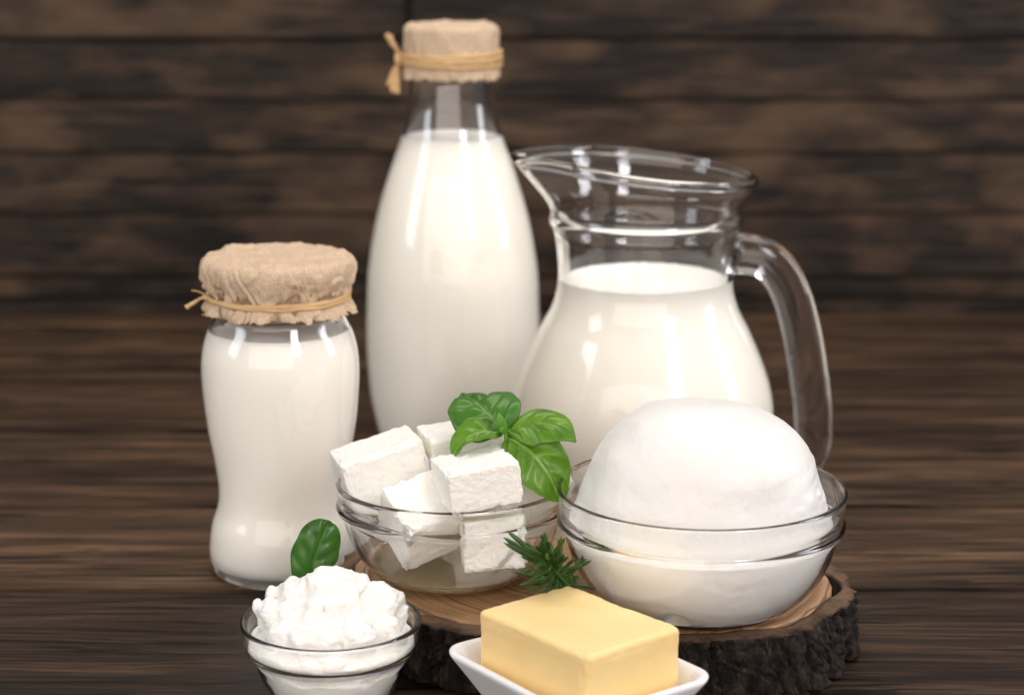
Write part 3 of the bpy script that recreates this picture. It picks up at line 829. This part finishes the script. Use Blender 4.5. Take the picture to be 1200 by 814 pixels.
# ------------------------------------------------------------------ cream cheese heap
def cream_heap():
    bm = bmesh.new()
    def ell(c, s, rot=(0, 0, 0), sub=3):
        m = Matrix.Translation(c) @ Euler([R_(q) for q in rot]).to_matrix().to_4x4() @ Matrix.Diagonal((*s, 1))
        bmesh.ops.create_icosphere(bm, subdivisions=sub, radius=1, matrix=m)
    def slab(c, s, rot=(0, 0, 0)):
        m = Matrix.Translation(c) @ Euler([R_(q) for q in rot]).to_matrix().to_4x4() @ Matrix.Diagonal((*[q * 2 for q in s], 1))
        bmesh.ops.create_cube(bm, size=1, matrix=m)
    def lump(c, s, rot=(0, 0, 0), k=.55, sd=0):
        r = bmesh.ops.create_icosphere(bm, subdivisions=4, radius=1)
        M = Euler([R_(q) for q in rot]).to_matrix(); cv = Vector(c)
        for v in r['verts']:
            d = v.co.normalized()
            q = Vector([math.copysign(abs(a) ** k, a) for a in d])
            q *= 1 + .16 * noise.noise(d * 1.6 + Vector((sd * 3.7, 0, 0))) + .06 * noise.noise(d * 5 + Vector((sd, 0, 0)))
            v.co = M @ Vector((q.x * s[0], q.y * s[1], q.z * s[2])) + cv
    ell((0, 0, .0140), (.0305, .0305, .0100)); ell((0, 0, .0200), (.0365, .0365, .0150)); ell((0, .001, .034), (.0410, .0410, .0100)); ell((0, .006, .044), (.031, .028, .012))
    L_ = [((.001, .001, .0555), (.0135, .0095, .0115), (-32, 6, 8), .60), ((-.0165, .004, .0540), (.0075, .0100, .0100), (-18, -20, 30), .62),
          ((.0235, .001, .0515), (.0095, .0105, .0110), (-22, 20, -24), .66), ((.0135, .008, .0590), (.0065, .0060, .0060), (-10, 12, -40), .8),
          ((-.0275, -.001, .0470), (.0062, .0080, .0080), (-10, -24, 24), .7), ((-.0345, .003, .0465), (.0030, .0040, .0075), (-5, -14, 10), .8),
          ((-.0290, .010, .0520), (.0030, .0035, .0070), (8, -12, 40), .8), ((-.0055, -.0225, .0435), (.0125, .0075, .0068), (-35, 0, -6), .66),
          ((.0140, -.0225, .0430), (.0085, .0075, .0068), (-30, 10, 14), .7), ((-.0215, -.0165, .0430), (.0080, .0075, .0062), (-26, -16, 30), .68),
          ((.0290, -.0130, .0440), (.0070, .0080, .0065), (-20, 12, -30), .7), ((.0330, .0040, .0455), (.0042, .0055, .0065), (0, 12, 10), .8),
          ((.0010, .0130, .0610), (.0120, .0050, .0058), (0, 4, 0), .75), ((-.0100, .0100, .0595), (.0050, .0050, .0050), (20, 0, 30), .9),
          ((.0285, .0080, .0530), (.0035, .0040, .0050), (0, 20, 0), .9), ((.0200, -.0100, .0510), (.0040, .0045, .0040), (0, 20, 40), .9),
          ((-.0220, -.0060, .0520), (.0036, .0040, .0038), (0, 20, 40), .9), ((-.0080, -.0120, .0500), (.0060, .0040, .0040), (-20, 10, 20), .8)]
    for n_, (c, s_, r_, k_) in enumerate(L_): lump(c, s_, r_, k_, n_)
    rr_ = random.Random(5)
    for n_ in range(26):
        a = rr_.uniform(0, 2 * PI); q = rr_.uniform(.010, .034)
        z = .060 - .016 * (q / .034) ** 2 + rr_.uniform(-.003, .001)
        b = rr_.uniform(.0016, .0036)
        lump((q * math.cos(a), q * math.sin(a) * .9, z - .002), (b * 1.3, b, b * 1.1), (rr_.uniform(-40, 40), rr_.uniform(-40, 40), rr_.uniform(0, 90)), .85, 40 + n_)
    lump((0, -.016, .026), (.027, .016, .009), (0, 0, 0), .8, 33)
    me = bpy.data.meshes.new('tmp'); bm.to_mesh(me); bm.free()
    o = bpy.data.objects.new('tmp', me); COL.objects.link(o)
    r = o.modifiers.new('r', 'REMESH'); r.mode = 'VOXEL'; r.voxel_size = .0007
    s = o.modifiers.new('s', 'SMOOTH'); s.iterations = 5; s.factor = .5
    dg = bpy.context.evaluated_depsgraph_get(); dg.update()
    ev = o.evaluated_get(dg); m2 = bpy.data.meshes.new_from_object(ev)
    bpy.data.objects.remove(o)
    V = []
    for v in m2.vertices:
        p = v.co.copy(); n = v.normal
        pp = p + Vector((0, 0, 2))
        st = fbm(Vector((p.x * 60, p.y * 60 + p.z * 90, p.z * 210 - p.y * 60)), 3)
        off = .0012 * fbm(p * 75, 2) + .0007 * st - .0009 * max(0, .5 - abs(noise.noise(p * 130)) * 4) + .00035 * fbm(p * 300, 4)
        q = p + n * off
        # stay inside the glass
        z = q.z; r = math.hypot(q.x, q.y)
        if z < .0455:
            rm = inner_r(sline, max(z, .0040)) - .0003 - (.0012 * max(0, fbm(p * 60, 2)) if z < .03 else 0)
            if r > rm: q.x *= rm / r; q.y *= rm / r
        q.z = max(q.z, .0030)
        V.append(q)
    F = [tuple(p.vertices) for p in m2.polygons]
    bpy.data.meshes.remove(m2)
    return V, F
v, f = cream_heap()
o = link_mesh('cream_cheese', v, f, M_cream, None, (*SB, 0))
tag(o, 'lumpy heap of soft white cream cheese in the smallest bowl', 'cheese')

# ------------------------------------------------------------------ basil
def leaf(name, ctrl, side, hw, mat, parent, cup=.25, curl=.0, fold=.0, nu=44, nv=26, seed=0, peak=.42, twist=0, label=None, tip=.75):
    """ctrl: 4 Bezier points of the midrib; side: across direction; hw: half width"""
    C = [Vector(c) for c in ctrl]; side = Vector(side).normalized()
    L = sum((C[i+1] - C[i]).length for i in range(3))
    V, F, vein = [], [], []
    for i in range(nu + 1):
        t = i / nu
        c = (1-t)**3*C[0] + 3*(1-t)**2*t*C[1] + 3*(1-t)*t*t*C[2] + t**3*C[3]
        tan = (3*(1-t)**2*(C[1]-C[0]) + 6*(1-t)*t*(C[2]-C[1]) + 3*t*t*(C[3]-C[2])).normalized()
        s0 = (side - tan * side.dot(tan)).normalized()
        s = Matrix.Rotation(twist * t, 3, tan) @ s0
        n = s.cross(tan).normalized()
        if n.z < 0 and abs(n.z) > .0: n = n
        # ovate outline
        w = hw * (max(0, t) ** .55) * (max(0, 1 - t) ** tip) / ((peak ** .55) * ((1 - peak) ** tip)) if 0 < t < 1 else 0
        w *= 1 + .012 * math.sin(t * 23 + seed) * (t > .1)
        for j in range(nv + 1):
            u = 2 * j / nv - 1
            au = abs(u)
            # side veins leave the midrib and bend to the tip
            ph = (t - .30 * au * (1.0 - .25*t)) * 4.6
            vv = abs((ph + .5) % 1 - .5) * 2           # 0 on vein
            sv = max(0, 1 - vv * 10) * (1 - au ** 3) * (t < .9) * (au > .02)
            mv = max(0, 1 - au * 22)
            puff = math.sin(min(1, vv) * PI / 2) * (1 - au ** 2) * min(1, au * 5) * hw * .11
            z = -cup * w * u * u + fold * w * au - curl * w * (au ** 4)
            z += puff - mv * hw * .05 + hw * .035 * noise.noise(Vector((t * 5, u * 2.5, seed)))
            z += .05 * hw * au * au * math.sin(t * 17 + (u > 0) * 2 + seed)
            xw = w * (math.sin(u * min(1.3, .6 + abs(cup))) / math.sin(min(1.3, .6 + abs(cup))))
            V.append(c + s * xw + n * z); vein.append(min(1, max(mv * .8, sv * .45)))
    for i in range(nu):
        for j in range(nv):
            a = i * (nv + 1) + j
            F.append((a, a + 1, a + nv + 2, a + nv + 1))
    me = bpy.data.meshes.new(name); me.from_pydata([tuple(p) for p in V], [], F); me.update()
    at = me.attributes.new('vein', 'FLOAT', 'POINT')
    for i, x in enumerate(vein): at.data[i].value = x
    for p in me.polygons: p.use_smooth = True
    me.materials.append(mat)
    o = bpy.data.objects.new(name, me); COL.objects.link(o)
    m = solidify(o, .00022, 0)
    if parent: o.parent = parent
    if label: o['label'] = label
    return o

S = .000425      # metres per reference unit at the sprig
bs = thing('basil_sprig', 'green basil sprig with open leaves standing in the feta bowl', 'herb', (-.0030, 1.0250, .0925))
def L(px, py, d=0):   # local point: right, up, depth away
    return (px * S, d, .0245 + py * S)
# node is at local (0,0,.0245)
leaf('leaf', [L(-1, 2), L(-12, 12, .005), L(-34, 33, .014), L(-54, 26, .032)], (.97, -.16, .16), .0180, M_leaf3, bs, cup=.16, seed=1, peak=.55, tip=.5)
leaf('leaf', [L(2, 0), L(24, 16, .001), L(60, 22, -.004), L(82, -4, -.012)], (-.12, -.85, -.52), .0128, M_leaf, bs, cup=.25, seed=2, peak=.45)
leaf('leaf', [L(-4, -2), L(-26, 6, -.001), L(-52, 5, -.005), L(-64, -26, -.010)], (.10, -.93, -.36), .0098, M_leaf, bs, cup=.30, seed=3, peak=.42)
leaf('leaf', [L(1, -6), L(24, -5, -.010), L(52, -33, -.017), L(65, -78, -.012)], (.70, .25, .62), .0145, M_leaf, bs, cup=.22, seed=4, peak=.45, tip=.7)
leaf('leaf', [L(-1, 0), L(-4, 8, -.003), L(-7, 16, -.004), L(-9, 26, -.002)], (1, .1, -.25), .0026, M_bud, bs, cup=-.3, nu=20, nv=12, seed=5)
leaf('leaf', [L(0, 0), L(2, 5, -.003), L(-2, 8, -.007), L(-8, 10, -.010)], (.4, .2, .8), .0022, M_bud, bs, cup=.3, nu=20, nv=12, seed=6)
v, f = sweep([(.001, .002, -.002), (.0008, .001, .010), (.0002, 0, .018), (0, 0, .0255)], lambda t: .0011, segs=10)
link_mesh('stem', v, f, M_bud, bs)

bl = thing('basil_leaf', 'single dark green basil leaf stuck upright behind the cream cheese heap', 'herb', (-.0957, .9740, .0520))
leaf('blade', [(-.0015, 0, -.002), (-.0050, -.002, .008), (.0020, .000, .024), (.0062, .004, .0335)], (.93, .28, -.30), .0116, M_leaf2, bl, cup=.22, seed=9, peak=.5, tip=.45)
v, f = sweep([(.0010, -.006, -.016), (-.0005, -.002, -.008), (-.0010, .0005, -.004), (-.0015, 0, -.001)], lambda t: .0008, segs=8)
link_mesh('stem', v, f, M_bud, bl)

# ------------------------------------------------------------------ rosemary
def rosemary(base, tipc):
    base = Vector(base); tipc = Vector(tipc); ax = (tipc - base).normalized()
    rnd = random.Random(4)
    s = ax.cross(Vector((0, 0, 1))).normalized(); u = s.cross(ax)
    V, F, vein = [], [], []
    def needle(p, d, Ln, w, bend):
        side = d.cross(ax)
        if side.length < .1: side = s.copy()
        side.normalize(); nn = side.cross(d).normalized()
        if nn.dot(ax) < 0: nn = -nn
        k0 = len(V); n = 9; m = 6
        for i in range(n + 1):
            t = i / n
            c = p + d * Ln * t + nn * bend * t * t + Vector((0, 0, -.0012)) * t * t
            ww = w * (min(1, t * 6 + .45)) * (1 - max(0, (t - .8) / .2) ** 2 * .85)
            for q in range(m):
                a = 2 * PI * q / m
                V.append(c + side * math.cos(a) * ww + nn * (math.sin(a) * ww * .5 - .25 * ww * math.cos(a) ** 2)); vein.append(.9 if math.sin(a) < -.5 else (.25 if abs(math.cos(a)) < .3 else 0))
        for i in range(n):
            for q in range(m):
                q2 = (q + 1) % m
                F.append((k0+i*m+q, k0+i*m+q2, k0+(i+1)*m+q2, k0+(i+1)*m+q))
        F.append(tuple(k0 + n*m + q for q in range(m)))
    Lt = (tipc - base).length
    for lv in range(13):
        t = lv / 12
        p = base + ax * Lt * t
        cnt = 6 if lv < 9 else 5
        for q in range(cnt):
            a = lv * 1.15 + 2 * PI * q / cnt + rnd.uniform(-.25, .25)
            out = s * math.cos(a) + u * math.sin(a)
            op = 1.30 - .7 * t + rnd.uniform(-.35, .35)
            d = (ax * math.cos(op) + out * math.sin(op)).normalized()
            needle(p + out * .0008, d, (.0215 - .0095 * t) * rnd.uniform(.65, 1.25), .00088 * rnd.uniform(.85, 1.15), rnd.uniform(.0005, .003))
    # two long needles reaching up to the left, as at the photo's sprig
    for d in ((-.80, -.10, .62), (-.72, .05, .66), (-.66, -.2, .48)):
        needle(base + ax * Lt * .55, Vector(d).normalized(), .031, .0012, .001)
    return V, F, vein
rs = thing('rosemary_sprig', 'dark green rosemary sprig lying between the bowls behind the butter', 'herb', (.0170, .9440, .0760))
V, F, vein = rosemary((.0080, .0230, -.0210), (-.0010, -.0060, .0045))
me = bpy.data.meshes.new('needles'); me.from_pydata([tuple(p) for p in V], [], F); me.update()
at = me.attributes.new('vein', 'FLOAT', 'POINT')
for i, x in enumerate(vein): at.data[i].value = x
for p in me.polygons: p.use_smooth = True
me.materials.append(M_rose)
o = bpy.data.objects.new('needles', me); COL.objects.link(o); o.parent = rs
v, f = sweep([(.0135, .0370, -.0416), (.0125, .0340, -.0350), (.0100, .0280, -.026), (.0080, .0230, -.0210), (.0035, .0085, -.008), (-.0010, -.0060, .0045)], lambda t: .0011 - .0004 * t, segs=8)
link_mesh('stem', v, f, M_rose, rs)

# ------------------------------------------------------------------ butter dish + butter
def rrect(hx, hy, r, n=10):
    out = []
    for cx, cy, a0 in ((hx - r, hy - r, 0), (-hx + r, hy - r, PI/2), (-hx + r, -hy + r, PI), (hx - r, -hy + r, 3*PI/2)):
        for i in range(n + 1):
            a = a0 + PI / 2 * i / n
            out.append((cx + r * math.cos(a), cy + r * math.sin(a)))
    return out
DZ = .0
dish = None
lv = [ # (inset from rim half-size, z, corner radius)
 (.030, .0022, .009), (.0225, .0020, .010), (.0205, .0, .010), (.0185, .0004, .011), (.0180, .0060, .012), (.0160, .0110, .012), (.0125, .0165, .012), (.0055, .0285, .013), (.0010, .0355, .013), (0, .0375, .013), (.0008, .0389, .0125), (.0025, .0394, .012), (.0044, .0386, .0115), (.0062, .0360, .011), (.0095, .0270, .011), (.0118, .0228, .011), (.0150, .0212, .011), (.0300, .0205, .006)]
HX, HY = .0530, .0420
V, F, rings = [], [], []
for ins, z, cr in lv:
    ring = []
    for x, y in rrect(HX - ins, HY - ins, cr):
        # corners of the rim lift a little
        l = (abs(x) / HX * abs(y) / HY) ** 2 * .0018
        V.append((x, y, z + (l if z > .02 else 0))); ring.append(len(V) - 1)
    rings.append(ring)
for A, B in zip(rings, rings[1:]):
    n = len(A)
    for k in range(n): F.append((A[k], A[(k+1) % n], B[(k+1) % n], B[k]))
F.append(tuple(rings[0][::-1])); F.append(tuple(rings[-1]))
dish = link_mesh('butter_dish', V, F, M_ceram, None, (.0300, .9085, 0), rot=(0, 0, R_(-54)))
mm = dish.modifiers.new('sub', 'SUBSURF'); mm.levels = 1; mm.render_levels = 2
tag(dish, 'white ceramic rectangular dish with flared rim, holding the butter', 'dish')

v, f = rounded_block(.0765, .0568, .0395, .0028, n=48, seed=20, rough=.00016, chip=.0008)
V = []
for p in v:
    q = p.copy()
    q.z += .0004 * noise.noise(Vector((p.x * 25, p.y * 25, 2))) * (p.z > 0)
    q.x += .0004 * noise.noise(Vector((p.z * 120, p.y * 10, 5))); q.y += .0004 * noise.noise(Vector((p.x * 10, p.z * 140, 9)))
    V.append(q)
bt = link_mesh('butter', V, f, M_butter, None, (.0306, .9065, .0420), rot=(0, 0, R_(-50)))
tag(bt, 'rectangular block of pale yellow butter on the white dish', 'butter')

# ------------------------------------------------------------------ light
def area(name, loc, target, sx, sy, power, col=(1, 1, 1)):
    l = bpy.data.lights.new(name, 'AREA'); l.shape = 'RECTANGLE'; l.size = sx; l.size_y = sy
    l.energy = power; l.color = col
    o = bpy.data.objects.new(name, l); COL.objects.link(o)
    o.location = loc
    o.rotation_euler = (Vector(target) - Vector(loc)).to_track_quat('-Z', 'Y').to_euler()
    return o
area('window_light_upper', (2.05, -2.05, 3.1), (.03, 1.15, .1), .90, .86, 36, (.94, .92, 1))
area('window_light_lower', (2.05, -2.15, 2.0), (.03, 1.15, .1), .90, 1.0, 36, (.96, .95, 1))
area('side_window_light', (-1.7, .55, .85), (0, 1.15, .1), .5, .9, 9, (.88, .93, 1))
area('front_softbox', (-.8, -4.2, 1.75), (.0, 1.1, .10), 7.2, 2.9, 168, (1, .915, .84))
area('overhead_light', (.15, 1.40, 1.50), (.03, 1.1, 0), 1.5, .8, 13, (1, .95, .90))
area('right_rim_light', (1.55, 1.15, .75), (.05, 1.15, .1), .35, .9, 9, (.95, .95, 1))  # added lamp, no known window: puts highlights on jug handle and right-hand rims

w = bpy.data.worlds.new('World'); sc.world = w; w.use_nodes = True
bg = w.node_tree.nodes['Background']; bg.inputs[0].default_value = (1, .915, .85, 1); bg.inputs[1].default_value = .34

# ------------------------------------------------------------------ camera
cd = bpy.data.cameras.new('camera'); cam = bpy.data.objects.new('camera', cd); COL.objects.link(cam)
cam.location = (0, 0, .40); cam.rotation_euler = (R_(90 - 13.1), 0, 0)
cd.sensor_width = 36; cd.lens = 73.5; cd.clip_start = .01; cd.clip_end = 50
cd.dof.use_dof = True; cd.dof.focus_distance = 1.03; cd.dof.aperture_fstop = 6.6
sc.camera = cam
sc.view_settings.view_transform = 'Standard'; sc.view_settings.look = 'None'
sc.view_settings.exposure = 0; sc.view_settings.gamma = 1
sc.cycles.use_denoising = True
sc.cycles.max_bounces = 20; sc.cycles.transmission_bounces = 16; sc.cycles.diffuse_bounces = 12; sc.cycles.glossy_bounces = 6
sc.cycles.use_adaptive_sampling = False
sc.cycles.sample_clamp_indirect = 0; sc.cycles.blur_glossy = 0; sc.cycles.caustics_refractive = True; sc.cycles.caustics_reflective = True
